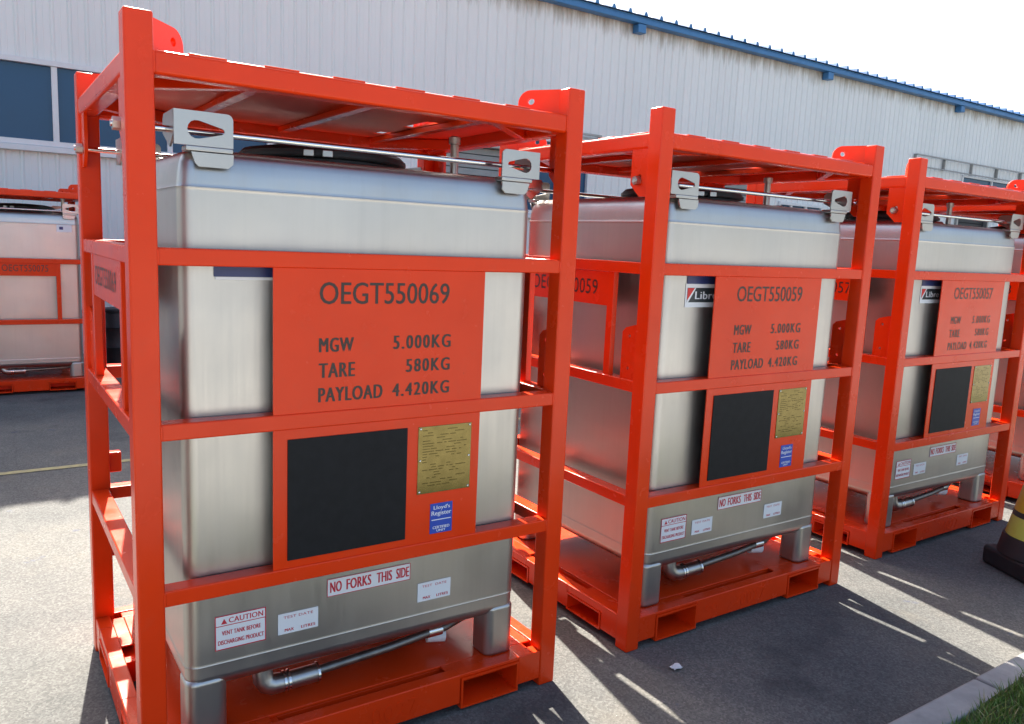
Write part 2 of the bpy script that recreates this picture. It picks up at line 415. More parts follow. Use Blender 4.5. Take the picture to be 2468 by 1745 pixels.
# thin steel canopies above the doors
def canopy(x0, x1, z0, z1, n):
    w = bpy.data.objects.new('canopy', None); C.objects.link(w); w.parent = ware; w.location = (x0, 0, z0)
    box('canopy_rail', (0, -0.14, z1 - z0 - 0.035), (x1 - x0, -0.10, z1 - z0), GALV, w, 0.003)
    box('canopy_rail', (0, -0.14, 0), (x1 - x0, -0.10, 0.03), GALV, w, 0.003)
    for i in range(n + 1):
        q = (x1 - x0) * i / n
        box('canopy_bracket', (max(0, q - 0.02), -0.098, 0), (min(x1 - x0, q + 0.02), -0.02, z1 - z0), GALV, w, 0.003)
canopy(20.7, 31.0, 4.29, 4.62, 7); canopy(8.6, 9.8, 3.80, 3.90, 2)
# eave: gutter, brackets, ribbed roof sheets
box('gutter', (-7.4, -0.22, 6.075), (44.2, -0.035, 6.17), FASCIA, ware, 0.012)
box('eave_flashing', (-7.4, -0.2, 6.174), (44.2, 0.1, 6.205), FASCIA, ware, 0.006)
for i in range(-1, 7):
    q = 4.62 + 5.98 * i
    box('gutter_bracket', (q - 0.10, -0.2, 5.91), (q + 0.10, -0.028, 6.072), FASCIA, ware, 0.01)
def roof_mesh():
    w = 1.215; v = []; f = []
    br = []
    for k in range(3):
        b = k * 0.405
        br += [(b, 0), (b + 0.15, 0), (b + 0.18, 0.075), (b + 0.225, 0.075), (b + 0.255, 0)]
    br.append((w, 0))
    for xx, h in br: v += [(xx, -0.26, 6.212 + h), (xx, 10, 7.02 + h)]
    f = [(2 * i, 2 * i + 2, 2 * i + 3, 2 * i + 1) for i in range(len(br) - 1)]
    # front lip closing the corrugation
    n0 = len(v)
    for xx, h in br: v.append((xx, -0.262, 6.208))
    f += [(n0 + i, n0 + i + 1, 2 * i + 2, 2 * i) for i in range(len(br) - 1)]
    me = bpy.data.meshes.new('roof'); me.from_pydata(v, [], f); return me
rm = roof_mesh(); q = -7.4
while q < 43.5:
    link('roof_sheet', rm, FASCIA, ware, (q, 0, 0)); q += 1.215

# ------------------------------------------------------------------ tank frames
PW = 0.075; RH = 0.05
def rot_about(v, W, D, side):
    """side 0 front(-y), 1 right(+x), 2 back(+y), 3 left(-x): local (along, depth, z) -> unit x,y,z"""
    a, d, z = v
    return {0: (a, d, z), 1: (W - d, a, z), 2: (W - a, D - d, z), 3: (d, D - a, z)}[side]
def sbox(name, lo, hi, W, D, side, material, parent, bev=0.004):
    p, q = rot_about(lo, W, D, side), rot_about(hi, W, D, side)
    return box(name, [min(a, b) for a, b in zip(p, q)], [max(a, b) for a, b in zip(p, q)], material, parent, bev)
SIDE_AXES = {0: ((1, 0, 0), (0, 0, 1), (0, -1, 0)), 1: ((0, 1, 0), (0, 0, 1), (1, 0, 0)), 2: ((-1, 0, 0), (0, 0, 1), (0, 1, 0)), 3: ((0, -1, 0), (0, 0, 1), (-1, 0, 0))}
SIDE_ROT = {0: 0, 1: math.pi / 2, 2: math.pi, 3: -math.pi / 2}
def side_loc(a, d, z, W, D, side): return rot_about((a, d, z), W, D, side)
def letters(parent, s, a0, a1, z0, z1, off, W, D, side, material, spacing=1.0, weight=0.0, extrude=0.0, name='lettering'):
    me = cached(('txt', s, round(a0, 3), round(a1, 3), round(z0, 3), round(z1, 3), material.name), lambda: text_mesh(s, a0, a1, z0, z1, XZ, spacing, weight=weight, extrude=extrude))
    o = link(name, me, material, parent)
    o.location = side_loc(0, off, 0, W, D, side); o.rotation_euler.z = SIDE_ROT[side]
    return o
def reparent_local(o, p):          # o was positioned in unit space; keep that place under part p
    loc = o.location.copy(); o.parent = p; o.location = loc - p.location
def lug_mesh():
    out = [(0, 0), (0.105, 0)] + circle(0.10, 0.045, 0.045, 8, -math.pi / 2 + 0.3, math.pi / 2 - 0.15)[1:] + [(0.0, 0.098)]
    out = [(0, -0.008), (0.160, -0.008), (0.160, 0.040)] + circle(0.112, 0.040, 0.048, 8, 0.0, math.pi / 2) + [(0, 0.092)]
    return plate_mesh(out, [circle(0.112, 0.048, 0.0125, 14)], 0.022, ((1, 0, 0), (0, 0, 1), (0, -1, 0)))
def build_frame(loc, label, number, W, D, H, zt, rails, front, sides, roofed=True, plate=(1.51, 1.662), bars=(0.245, 0.285), group=None):
    F = empty('tank_frame', loc, label, 'frame', group)
    P = PAINT
    for px in (0, W - PW):
        for py in (0, D - PW):
            box('post', (px, py, 0), (px + PW, py + PW, H), P, F, 0.007, 3)
    TB = zt - 0.066
    for s in range(4):
        Ls = W if s % 2 == 0 else D
        sbox('top_rail', (PW - 0.004, 0.003, TB), (Ls - PW + 0.004, 0.068, zt), W, D, s, P, F, 0.012)
        for z, h_ in [(zt, 0.066)] + [(z, RH) for z in rails]:
            for a in (PW, Ls - PW):
                sbox('weld_bead', (a - 0.0035, 0.0012, z - h_ + 0.004), (a + 0.0035, 0.012, z - 0.004), W, D, s, P, F, 0.0028)
        for z in rails: sbox('rail', (PW - 0.004, 0.004, z - RH), (Ls - PW + 0.004, 0.068, z), W, D, s, P, F, 0.005)
        # base skirt: beams with fork pockets
        pk = [(0.178, 0.438), (Ls - 0.438, Ls - 0.178)] if Ls > 1.4 else [(0.187, 0.437), (Ls - 0.437, Ls - 0.187)]
        zl, zh = (0.012, 0.134) if Ls > 1.4 else (0.028, 0.112)
        ends = [PW - 0.004, pk[0][0] - 0.002, pk[0][1] + 0.002, pk[1][0] - 0.002, pk[1][1] + 0.002, Ls - PW + 0.004]
        for a, b in ((ends[0], ends[1]), (ends[2], ends[3]), (ends[4], ends[5])):
            sbox('base_beam', (a, 0.004, 0.032), (b, 0.058, 0.15), W, D, s, P, F, 0.005)
        for a, b in pk:
            sbox('base_beam', (a - 0.004, 0.006, zh + 0.001), (b + 0.004, 0.058, 0.149), W, D, s, P, F, 0.003)
            dep = 0.175
            t = 0.008
            def pocket():
                bm = bmesh.new(); w_ = b - a; h_ = zh - zl
                for lo, hi in (((0, 0, 0), (w_, dep, t)), ((0, 0, h_ - t), (w_, dep, h_)), ((0, 0, t), (t, dep, h_ - t)), ((w_ - t, 0, t), (w_, dep, h_ - t)), ((t, dep - t, t), (w_ - t, dep, h_ - t))):
                    r = bmesh.ops.create_cube(bm, size=1.0); bmesh.ops.scale(bm, vec=[hi[i] - lo[i] for i in range(3)], verts=r['verts'])
                    bmesh.ops.translate(bm, vec=[(hi[i] + lo[i]) / 2 for i in range(3)], verts=r['verts'])
                return finish(bm, 'pocket')
            me = cached(('pocket', round(b - a, 3), Ls > 1.4), pocket)
            o = link('fork_pocket', me, P, F, side_loc(a, 0.001, zl, W, D, s)); o.rotation_euler.z = SIDE_ROT[s]
        # deck edge strips leave a long slot behind each beam
        for a, b in ((0.1, 0.41), (Ls - 0.475, Ls - 0.1)) if Ls > 1.4 else ((0.104, 0.36), (Ls - 0.36, Ls - 0.104)):
            sbox('deck_strip', (a, 0.0585, 0.138), (b, 0.1045, 0.1455), W, D, s, P, F, 0.002)
    # deck plate with folded edges
    box('deck_plate', (0.105, 0.105, 0.134), (W - 0.105, D - 0.105, 0.146), P, F, 0.003)
    for s in range(4):
        Ls = W if s % 2 == 0 else D
        sbox('deck_lip', (0.11, 0.1055, 0.05), (Ls - 0.11, 0.1135, 0.1335), W, D, s, P, F, 0.002)
    # roof
    if roofed:
        zr = zt - 0.016
        def roof():
            sl = []
            for y0, y1 in ((0.24, 0.31), (0.47, 0.69), (0.90, 0.99)):
                xs_ = 1.14 if W > 1.4 else 0.85
                sl.append([(xs_, y0), (xs_ + 0.05, y0), (xs_ + 0.05, y1), (xs_, y1)])
            return plate_mesh([(0.06, 0.06), (W - 0.06, 0.06), (W - 0.06, D - 0.06), (0.06, D - 0.06)], sl, 0.006, ((1, 0, 0), (0, 1, 0), (0, 0, 1)))
        link('roof_plate', cached(('roof', W), roof), PAINT_DULL, F, (0, 0, zr))
        for xx in ((0.395, 0.785, 1.215) if W > 1.4 else (0.4, 0.92)):
            box('roof_stiffener', (xx - 0.02, 0.07, zr - 0.026), (xx + 0.02, D - 0.07, zr - 0.0035), P, F, 0.003)
        for sx in (0, 1):
            for sy in (0, 1):
                o = box('corner_brace', (-0.20, -0.018, -0.022), (0.20, 0.018, 0.022), P, F, 0.003)
                o.location = (0.20 if sx == 0 else W - 0.20, 0.19 if sy == 0 else D - 0.19, zr - 0.027); o.rotation_euler.z = -0.75 if sx == sy else 0.75
        for s in range(4):
            Ls = W if s % 2 == 0 else D
            a = 0.165
            while a < Ls - 0.16:
                sbox('roof_cleat', (a, 0.012, zt - 0.001), (a + 0.103, 0.060, zt + 0.004), W, D, s, P, F, 0.0015)
                a += 0.2085
    # lifting lugs point to the middle, rod plates, gussets
    lm = cached('lug', lug_mesh)
    rp = cached('rodplate', lambda: plate_mesh([(0, 0), (0.105, 0), (0.105, -0.145), (0.05, -0.195), (0, -0.195)], [circle(0.052, -0.115, 0.012, 12)], 0.012, YZ))
    gp = cached('gusset', lambda: plate_mesh([(0, 0), (0.105, 0), (0.105, 0.205), (0.085, 0.225), (0.03, 0.24), (0, 0.245)], [circle(0.06, 0.19, 0.008, 10), circle(0.06, 0.05, 0.008, 10)], 0.010, YZ))
    for ix, px in enumerate((PW, W - PW)):
        for iy, py in enumerate((PW, D - PW)):
            o = link('lifting_lug', lm, P, F, (px + (-0.012 if ix == 0 else 0.012), py + (-0.012 if iy == 0 else 0.012), H - 0.092))
            o.rotation_euler.z = {(0, 0): math.pi / 4, (1, 0): 3 * math.pi / 4, (0, 1): -math.pi / 4, (1, 1): -3 * math.pi / 4}[(ix, iy)]
            xx = 0.016 if ix == 0 else W - 0.016
            o = link('rod_plate', rp, P, F, (xx, py - 0.004 if iy == 0 else py + 0.004, TB + 0.004)); o.scale.y = 1 if iy == 0 else -1
            if len(rails) > 2:
                o = link('gusset_plate', gp, P, F, (xx + (0.008 if ix == 0 else -0.008), py - 0.004 if iy == 0 else py + 0.004, rails[1] - 0.003)); o.scale.y = 1 if iy == 0 else -1
    for px in (PW - 0.004, W - PW - 0.046):
        for z in (0.76, 0.40): box('stop_bracket', (px, D - 0.055, z), (px + 0.05, D - 0.015, z + 0.085), P, F, 0.006)
    zrod = TB - 0.126
    for yy in (0.125, D - 0.125):
        rod = link('tie_rod', cached(('rod', W), lambda: tube_mesh([(-0.02, 0, 0), (W + 0.02, 0, 0)], 0.0095, 12)), CHROME if yy < 0.5 else STEEL2, F, (0, yy, zrod))
        for xx in (-0.004, W + 0.004):
            o = link('nut', cached('nut', lambda: tube_mesh([(-0.011, 0, 0), (0.011, 0, 0)], 0.019, 6)), STEEL2, rod, (xx, 0, 0))
    # number plates on the two sides
    def numplate(s):
        Ls = W if s % 2 == 0 else D
        for a in (bars[0], Ls - bars[1]):
            sbox('side_bar', (a, 0.012, rails[1] - 0.004), (a + bars[1] - bars[0], 0.040, plate[1] + 0.0), W, D, s, P, F, 0.003)
        np_ = sbox('number_plate', (bars[1] - 0.003, 0.014, plate[0]), (Ls - bars[1] + 0.003, 0.020, plate[1] - 0.003), W, D, s, P, F, 0.001)
        o = letters(F, number, bars[1] + 0.055, Ls - bars[1] - 0.07, plate[0] + 0.044, plate[0] + 0.112, 0.0133, W, D, s, INK, 1.05)
        reparent_local(o, np_)
    for s in sides: numplate(s)
    if front == 'sign':
        z2, z3, z4 = rails[0] - RH, rails[1], rails[2]
        sp = box('sign_panel', (0.397, 0.010, z3 - 0.004), (1.148, 0.016, z2 + 0.004), P, F, 0.001)
        def L(s, a0, a1, z0, z1, sp_=1.0, wt=0.0, par=sp, m_=INK, off=0.0092):
            o = letters(F, s, a0, a1, z0, z1, off, W, D, 0, m_, sp_, wt); reparent_local(o, par); return o
        L(number, 0.542, 1.004, 1.549, 1.619, 1.0, 0.002)
        wt = 0.0045
        L('MGW', 0.541, 0.654, 1.397, 1.443, 1.15, wt); L('5.000KG', 0.797, 1.012, 1.398, 1.444, 1.25, wt)
        L('TARE', 0.541, 0.659, 1.315, 1.362, 1.15, wt); L('580KG', 0.846, 1.011, 1.318, 1.363, 1.25, wt)
        L('PAYLOAD', 0.540, 0.758, 1.236, 1.283, 1.15, wt); L('4.420KG', 0.797, 1.011, 1.237, 1.282, 1.25, wt)
        bp_ = box('board_panel', (0.397, 0.0105, z4 - 0.004), (1.148, 0.016, z3 - RH + 0.004), P, F, 0.001)
        def onb(name, lo, hi, m_, bev=0.0008):
            o = box(name, lo, hi, m_, F, bev); reparent_local(o, bp_); return o
        onb('blackboard', (0.442, 0.0065, 0.726), (0.858, 0.0103, 1.124), BLACKBOARD)
        br = onb('data_plate', (0.900, 0.0078, 0.880), (1.113, 0.0103, 1.122), BRASS)
        zz = 1.098
        rnd = random.Random(3)
        def etch():
            bm = bmesh.new(); z = 0.105
            while z > -0.10:
                xx = -0.088
                while xx < 0.085:
                    w_ = rnd.uniform(0.008, 0.045)
                    if rnd.random() < 0.62 and xx + w_ < 0.09:
                        vs_ = [bm.verts.new(p) for p in ((xx, 0, z), (xx + w_, 0, z), (xx + w_, 0, z + 0.003), (xx, 0, z + 0.003))]
                        bm.faces.new(vs_)
                    xx += w_ + rnd.uniform(0.004, 0.012)
                z -= 0.0095
            return finish(bm, 'etch')
        # sub-parts of the board panel are as deep as names go: plate, its print and rivets sit side by side
        o = link('data_plate_print', cached('etch', etch), ETCH, bp_); o.location = br.location + Vector((0, -0.0022, 0))
        rv = cached('rivet', lambda: lathe_mesh([(0.004, 0), (0.0038, 0.002), (0.0015, 0.0034)], 10))
        for rx in (-0.098, 0.098):
            for rz_ in (-0.113, 0.0, 0.113):
                o = link('rivet', rv, CHROME, bp_); o.location = br.location + Vector((rx, -0.0014, rz_)); o.rotation_euler.x = math.pi / 2
        ct = onb('certificate_tag', (0.955, 0.0082, 0.727), (1.045, 0.0103, 0.838), BLUE)
        for s_, a0, a1, z0, z1 in (("Lloyd's", 0.968, 1.034, 0.812, 0.830), ('Register', 0.960, 1.040, 0.789, 0.810), ('CERTIFIED', 0.966, 1.034, 0.744, 0.754), ('UNIT', 0.982, 1.018, 0.733, 0.741)):
            L(s_, a0, a1, z0, z1, 1.0, 0.0008, bp_, WHITE, 0.0076)
        o = box('tag_line', (0.961, 0.0073, 0.776), (1.039, 0.0079, 0.779), WHITE, F, 0); reparent_local(o, bp_)
    # raised weld lettering on the front beam
    if front == 'sign':
        o = link('raised_lettering', cached('weldtext1', lambda: text_mesh('OO', 0.50, 0.58, 0.072, 0.108, XZ, 1.1, extrude=0.0012)), P, F, (0, 0.0038, 0))
        o = link('raised_lettering', cached('weldtext2', lambda: text_mesh('0027', 0.745, 0.925, 0.055, 0.118, XZ, 1.1, extrude=0.0012)), P, F, (0, 0.0038, 0))
    return F

# ------------------------------------------------------------------ tanks
def rrect(x0, x1, y0, y1, r, n=6):
    pts = []
    for cx, cy, a in ((x1 - r, y0 + r, -90), (x1 - r, y1 - r, 0), (x0 + r, y1 - r, 90), (x0 + r, y0 + r, 180)):
        for i in range(n + 1):
            t = math.radians(a + 90 * i / n); pts.append((cx + r * math.cos(t), cy + r * math.sin(t)))
    return pts
def loft(secs, w, d, rad, n, name):
    """rounded-rectangle sections (z, inset) lofted, with exact normals so that flats stay flat"""
    bm = bmesh.new(); rings = []; nrm = []
    for j, (z, i) in enumerate(secs):
        r = max(0.012, rad - i * 0.3)
        sl = Vector((0, 0))
        for a_, b_ in ((j - 1, j), (j, j + 1)):
            if a_ < 0 or b_ >= len(secs): continue
            dz = secs[b_][0] - secs[a_][0]; di = secs[b_][1] - secs[a_][1]
            L_ = math.hypot(dz, di)
            sl += Vector((dz / L_, di / L_)) * (L_ ** 1.5)
        sl.normalize()
        ring = []
        for (cx, cy, a0) in ((w - i - r, i + r, -90), (w - i - r, d - i - r, 0), (i + r, d - i - r, 90), (i + r, i + r, 180)):
            for k in range(n + 1):
                t = math.radians(a0 + 90 * k / n)
                ring.append(bm.verts.new((cx + r * math.cos(t), cy + r * math.sin(t), z)))
                nrm.append(Vector((math.cos(t) * sl.x, math.sin(t) * sl.x, sl.y)).normalized())
        rings.append(ring)
    for a_, b_ in zip(rings, rings[1:]):
        m_ = len(a_)
        for k in range(m_): bm.faces.new((a_[k], a_[(k + 1) % m_], b_[(k + 1) % m_], b_[k]))
    bm.faces.new(rings[0][::-1]); bm.faces.new(rings[-1])
    bm.verts.index_update()
    me = finish(bm, name); me.shade_smooth()
    me.normals_split_custom_set_from_vertices(nrm)
    return me
def tank_body(w, d, zb, zt):
    s0, s1 = zb + 0.095, zt - 0.115
    secs = [(zb, 0.09), (zb + 0.002, 0.06), (zb + 0.009, 0.034), (zb + 0.022, 0.014), (zb + 0.040, 0.003), (zb + 0.055, 0.0005), (zb + 0.058, 0.0), (s0 - 0.003, 0.0), (s0 - 0.0015, -0.0022), (s0 + 0.0015, -0.0022), (s0 + 0.003, 0.0), (s0 + 0.01, 0.0),
            (s1 - 0.01, 0.0), (s1 - 0.003, 0.0), (s1 - 0.0015, -0.0022), (s1 + 0.0015, -0.0022), (s1 + 0.003, 0.0005), (s1 + 0.012, 0.0015), (zt - 0.075, 0.004), (zt - 0.045, 0.009), (zt - 0.026, 0.017), (zt - 0.012, 0.030), (zt - 0.003, 0.050), (zt - 0.0005, 0.075), (zt, 0.10)]
    return loft(secs, w, d, 0.045, 6, 'tank_body')
def leg_mesh(h):
    secs = [(0.0, 0.006), (0.002, 0.002), (0.006, 0.0), (0.012, 0.0), (h - 0.02, 0.0), (h - 0.015, 0.0), (h - 0.008, 0.003), (h - 0.002, 0.009), (h, 0.016)]
    return loft(secs, 0.128, 0.128, 0.036, 6, 'leg')
def teardrop(big, tip, r1, r2, n=8):
    (bx, bz), (tx, tz) = big, tip
    s = 1 if tx > bx else -1
    pts = circle(bx, bz, r1, n, math.pi / 2 - 0.25, 3 * math.pi / 2 + 0.25) if s > 0 else circle(bx, bz, r1, n, -math.pi / 2 - 0.25, math.pi / 2 + 0.25)
    q = circle(tx, tz, r2, 4, -math.pi / 2 + 0.2, math.pi / 2 - 0.2) if s > 0 else circle(tx, tz, r2, 4, math.pi / 2 + 0.2, 3 * math.pi / 2 - 0.2)
    return pts + q
def bracket_front():
    out = [(0, 0), (0.163, 0), (0.163, 0.078)] + circle(0.145, 0.078, 0.018, 5, 0, math.pi / 2) + [(0.0, 0.096)]
    return plate_mesh(out, [teardrop((0.062, 0.045), (0.130, 0.045), 0.026, 0.009)], 0.006, XZ)
def bracket_side():
    out = [(0, 0.03), (0.03, 0.012), (0.06, -0.004), (0.09, 0.012), (0.15, 0.04), (0.15, 0.08), (0.135, 0.095), (0, 0.096)]
    return plate_mesh(out, [], 0.006, YZ)
def bracket_tab():
    out = [(0.002, 0.040), (0.012, 0.010), (0.022, 0), (0.104, 0), (0.118, 0.012), (0.12, 0.040)]
    return plate_mesh(out, [], 0.007, XZ)
def build_tank(loc, label, w=1.236, d=1.062, zb=0.302, zt=2.0, z0=0.1465, stickers='full', logo=False, group=None):
    """loc = front-left-bottom of the tank footprint"""
    T = empty('stainless_tank', (loc[0], loc[1], loc[2]), label, 'tank', group)
    link('body', cached(('body', w, d, zb, zt), lambda: tank_body(w, d, zb, zt)), STEEL, T)
    lh = zb + 0.052 - z0
    for xx in (-0.002, w - 0.126):
        for yy in (-0.002, d - 0.126):
            link('leg', cached(('leg', lh), lambda: leg_mesh(lh)), STEEL, T, (xx, yy, z0))
    bf, bs, bt = cached('bf', bracket_front), cached('bs', bracket_side), cached('bt', bracket_tab)
    for ix in (0, 1):
        for iy in (0, 1):
            e = bpy.data.objects.new('corner_bracket', None); C.objects.link(e); e.parent = T
            e.location = (-0.013 if ix == 0 else w + 0.013, -0.010 if iy == 0 else d + 0.010, zt)
            e.scale = (1 if ix == 0 else -1, 1 if iy == 0 else -1, 1)
            link('eye_plate', bf, STEEL2, e)
            link('side_plate', bs, STEEL2, e, (0.003, 0.004, 0))
            link('tab', bt, STEEL2, e, (0.043, -0.004, -0.058))
            box('fold', (0.03, -0.005, -0.016), (0.163, 0.05, 0.0), STEEL2, e, 0.004)
    # manhole lid, vent pipe, outlet
    cx, cy = w * 0.52, d * 0.54
    lid = link('manhole_lid', cached('lid', lambda: lathe_mesh([(0.29, 0.0), (0.29, 0.03), (0.305, 0.034), (0.307, 0.058), (0.295, 0.070), (0.22, 0.084), (0.08, 0.091), (0.0005, 0.092)], 48)), RUBBER, T, (cx, cy, zt - 0.001))
    link('clamp_ring', cached('ring', lambda: lathe_mesh([(0.300, 0.036), (0.314, 0.037), (0.316, 0.045), (0.314, 0.053), (0.300, 0.055)], 48)), RUBBER, lid)
    for k in (5.35, 5.6, 1.4):
        t = 2 * math.pi * k / 8
        o = box('clamp_bolt', (-0.012, -0.018, -0.012), (0.012, 0.018, 0.012), STEEL2, lid, 0.003)
        o.location = (0.318 * math.cos(t), 0.318 * math.sin(t), 0.044); o.rotation_euler.z = t
    vent = link('vent_pipe', cached('vent', lambda: lathe_mesh([(0.026, 0), (0.026, 0.012), (0.017, 0.016), (0.017, 0.15), (0.024, 0.152), (0.024, 0.178), (0.012, 0.184)], 20)), STEEL2, T, (w - 0.10, d * 0.40, zt - 0.004))
    def outlet():
        return tube_mesh([(0.46, 0.08, 0.224), (0.75, 0.095, 0.232), (1.0, 0.12, 0.242), (w - 0.12, 0.16, 0.25)], [0.017, 0.017, 0.017, 0.018], 14)
    out = link('outlet_pipe', cached(('outlet', w), outlet), STEEL_SHADED, T, (0, 0.02, 0))
    link('elbow', cached('elbow', lambda: tube_mesh([(0.266, 0.088, 0.33), (0.266, 0.086, 0.275), (0.268, 0.082, 0.246), (0.279, 0.079, 0.229), (0.298, 0.077, 0.221), (0.325, 0.076, 0.220), (0.36, 0.075, 0.220), (0.46, 0.077, 0.221)], [0.034, 0.034, 0.035, 0.036, 0.036, 0.034, 0.032, 0.032], 18)), STEEL2, out)
    for xx in (0.335, 0.350, 0.455):
        link('coupling', cached('coup', lambda: tube_mesh([(-0.004, 0, 0), (0.004, 0, 0)], 0.0385, 18)), CHROME, out, (xx, 0.075, 0.2205))
    link('coupling', cached('coup2', lambda: tube_mesh([(-0.03, 0, 0), (0.03, 0, 0)], 0.024, 16)), CHROME, out, (0.95, 0.118, 0.240))
    if stickers == 'full': link('valve_cap', cached('vcap', lambda: tube_mesh([(-0.035, 0.01, 0), (0.035, -0.01, -0.004)], 0.03, 16)), WHITE, out, (w - 0.26, 0.15, 0.205))
    # stickers
    def stick(name, a0, a1, z0_, z1_, m_, y=-0.0022):
        a0 -= 0.15; a1 -= 0.15
        return box(name, (a0, y, z0_), (a1, y + 0.0012, z1_), m_, T, 0)
    def slet(par, s, a0, a1, z0_, z1_, m_=REDINK, wt=0.0012, y=-0.0028):
        o = link('lettering', cached(('s', s, a0, z0_), lambda: text_mesh(s, a0 - 0.15, a1 - 0.15, z0_, z1_, XZ, 1.05, weight=wt)), m_, par)
        o.location = Vector((0, y, 0)) - par.location; return o
    def sbar(par, a0, a1, z0_, z1_, m_=REDINK, y=-0.0029):
        o = box('print', (a0 - 0.15, y, z0_), (a1 - 0.15, y + 0.0005, z1_), m_, T, 0); reparent_local(o, par)
    if stickers == 'full':
        p = stick('caution_sticker', 0.235, 0.396, 0.443, 0.558, WHITE)
        for a0, a1, b0, b1 in ((0.235, 0.396, 0.443, 0.446), (0.235, 0.396, 0.555, 0.558), (0.235, 0.238, 0.446, 0.555), (0.393, 0.396, 0.446, 0.555), (0.238, 0.393, 0.522, 0.5245)): sbar(p, a0, a1, b0, b1)
        def tri():
            me = bpy.data.meshes.new('tri'); me.from_pydata([(0.254 - .15, 0, 0.529), (0.273 - .15, 0, 0.529), (0.2635 - .15, 0, 0.547)], [], [(0, 1, 2)]); return me
        o = link('warning_triangle', cached('tri', tri), REDINK, p); o.location = Vector((0, -0.0028, 0)) - p.location
        slet(p, 'CAUTION', 0.278, 0.386, 0.530, 0.548)
        slet(p, 'VENT TANK BEFORE', 0.256, 0.378, 0.491, 0.506); slet(p, 'DISCHARGING PRODUCT', 0.244, 0.388, 0.460, 0.475)
        p = stick('fork_warning_sticker', 0.604, 0.918, 0.544, 0.607, WHITE)
        for a0, a1, b0, b1 in ((0.604, 0.918, 0.544, 0.546), (0.604, 0.918, 0.605, 0.607), (0.604, 0.606, 0.546, 0.605), (0.916, 0.918, 0.546, 0.605)): sbar(p, a0, a1, b0, b1)
        for s_, a0, a1 in (('NO', 0.614, 0.654), ('FORKS', 0.673, 0.763), ('THIS', 0.786, 0.843), ('SIDE', 0.861, 0.910)): slet(p, s_, a0, a1, 0.557, 0.595, REDINK, 0.003)
        for a in (0.436, 0.950):
            p = stick('notice_sticker', a, a + 0.137, 0.447, 0.519, WHITE)
            slet(p, 'TEST DATE' if a < 0.5 else 'TEST  DATE', a + 0.018, a + 0.119, 0.500, 0.509, REDINK, 0.0)
            slet(p, 'MAX', a + 0.022, a + 0.052, 0.455, 0.465); slet(p, 'LITRES', a + 0.078, a + 0.126, 0.455, 0.465)
        if logo:
            lx = -0.024
            p = stick('brand_sticker', 0.303 + lx, 0.60, 1.520, 1.625, WHITE)
            o = stick('brand_strip', 0.308 + lx, 0.60, 1.623, 1.70, NAVY, -0.0028)
            o = box('logo_panel', (0.163 + lx, -0.0030, 1.542), (0.44, -0.0024, 1.606), LOGO_GREY, T, 0); reparent_local(o, p)
            def slash():
                me = bpy.data.meshes.new('slash'); me.from_pydata([(0.164 + lx, 0, 1.550), (0.164 + lx, 0, 1.605), (0.208 + lx, 0, 1.605)], [], [(0, 1, 2)]); return me
            o = link('logo_slash', cached('slash', slash), LOGO_RED, p); o.location = Vector((0, -0.0034, 0)) - p.location
            def slash2():
                me = bpy.data.meshes.new('slash'); me.from_pydata([(0.164 + lx, 0, 1.541), (0.164 + lx, 0, 1.550), (0.208 + lx, 0, 1.605), (0.216 + lx, 0, 1.605), (0.170 + lx, 0, 1.541)], [], [(0, 1, 2, 3, 4)]); return me
            o = link('logo_slash', cached('slash2', slash2), WHITE, p); o.location = Vector((0, -0.0034, 0)) - p.location
            slet(p, 'Libre', 0.362 + lx, 0.50 + lx, 1.556, 1.590, WHITE, 0.003, -0.0036)
        else:
            p = stick('brand_strip', 0.243, 0.60, 1.628, 1.70, NAVY)
            o = box('print', (0.098, -0.003, 1.619), (0.44, -0.0022, 1.6275), WHITE, T, 0); reparent_local(o, p)
    elif stickers == 'one':
        p = stick('notice_sticker', 0.15 + w - 0.21, 0.15 + w - 0.07, 1.68, 1.755, WHITE)
        o = box('print', (w - 0.185, -0.003, 1.705), (w - 0.15, -0.0022, 1.735), NAVY, T, 0); reparent_local(o, p)
    return T

W, D, H = 1.5455, 1.2, 2.332
RAILS = (1.710, 1.206, 0.701); ZT = 2.237
UNITS = [((0.0, 0.0, 0.0), 'OEGT550069', 'nearest orange-red tank frame, its sign panel numbered OEGT550069', 'stainless steel tank inside the nearest orange-red frame', False),
         ((1.959, 0.024, 0.0), 'OEGT550059', 'middle orange-red tank frame, its sign panel numbered OEGT550059', 'stainless steel tank inside the middle frame, grey and red logo sticker above', True),
         ((4.020, 0.127, 0.0), 'OEGT550057', 'orange-red tank frame third in the row, behind the traffic cone', 'stainless steel tank inside the third frame, cut by the right edge', True),
         ((6.085, 0.16, 0.0), 'OEGT550063', 'farthest orange-red tank frame in the row, mostly hidden by the third', 'stainless steel tank inside the farthest frame of the row', True)]
for i, (loc, num, fl, tl, lg) in enumerate(UNITS):
    build_frame(loc, fl, num, W, D, H, ZT, RAILS, 'sign', (1, 3), group='tank frames standing in a row')
    build_tank((loc[0] + 0.145, loc[1] + 0.070, 0.0), tl, logo=lg, group='tanks in the row of frames')
# the lone unit near the warehouse shows its narrow side
build_frame((-0.51, 7.13, 0.0), 'lone orange-red tank frame near the warehouse wall, numbered OEGT550075', 'OEGT550075', 1.2, 1.5455, 2.18, 2.088, (1.402, 0.778), 'none', (0,), plate=(1.226, 1.362), bars=(0.295, 0.335))
build_tank((-0.51 + 0.10, 7.13 + 0.10, 0.0), 'stainless steel tank inside the lone frame near the warehouse', w=1.0, d=1.3455, zb=0.255, zt=1.875, z0=0.1465, stickers='one')

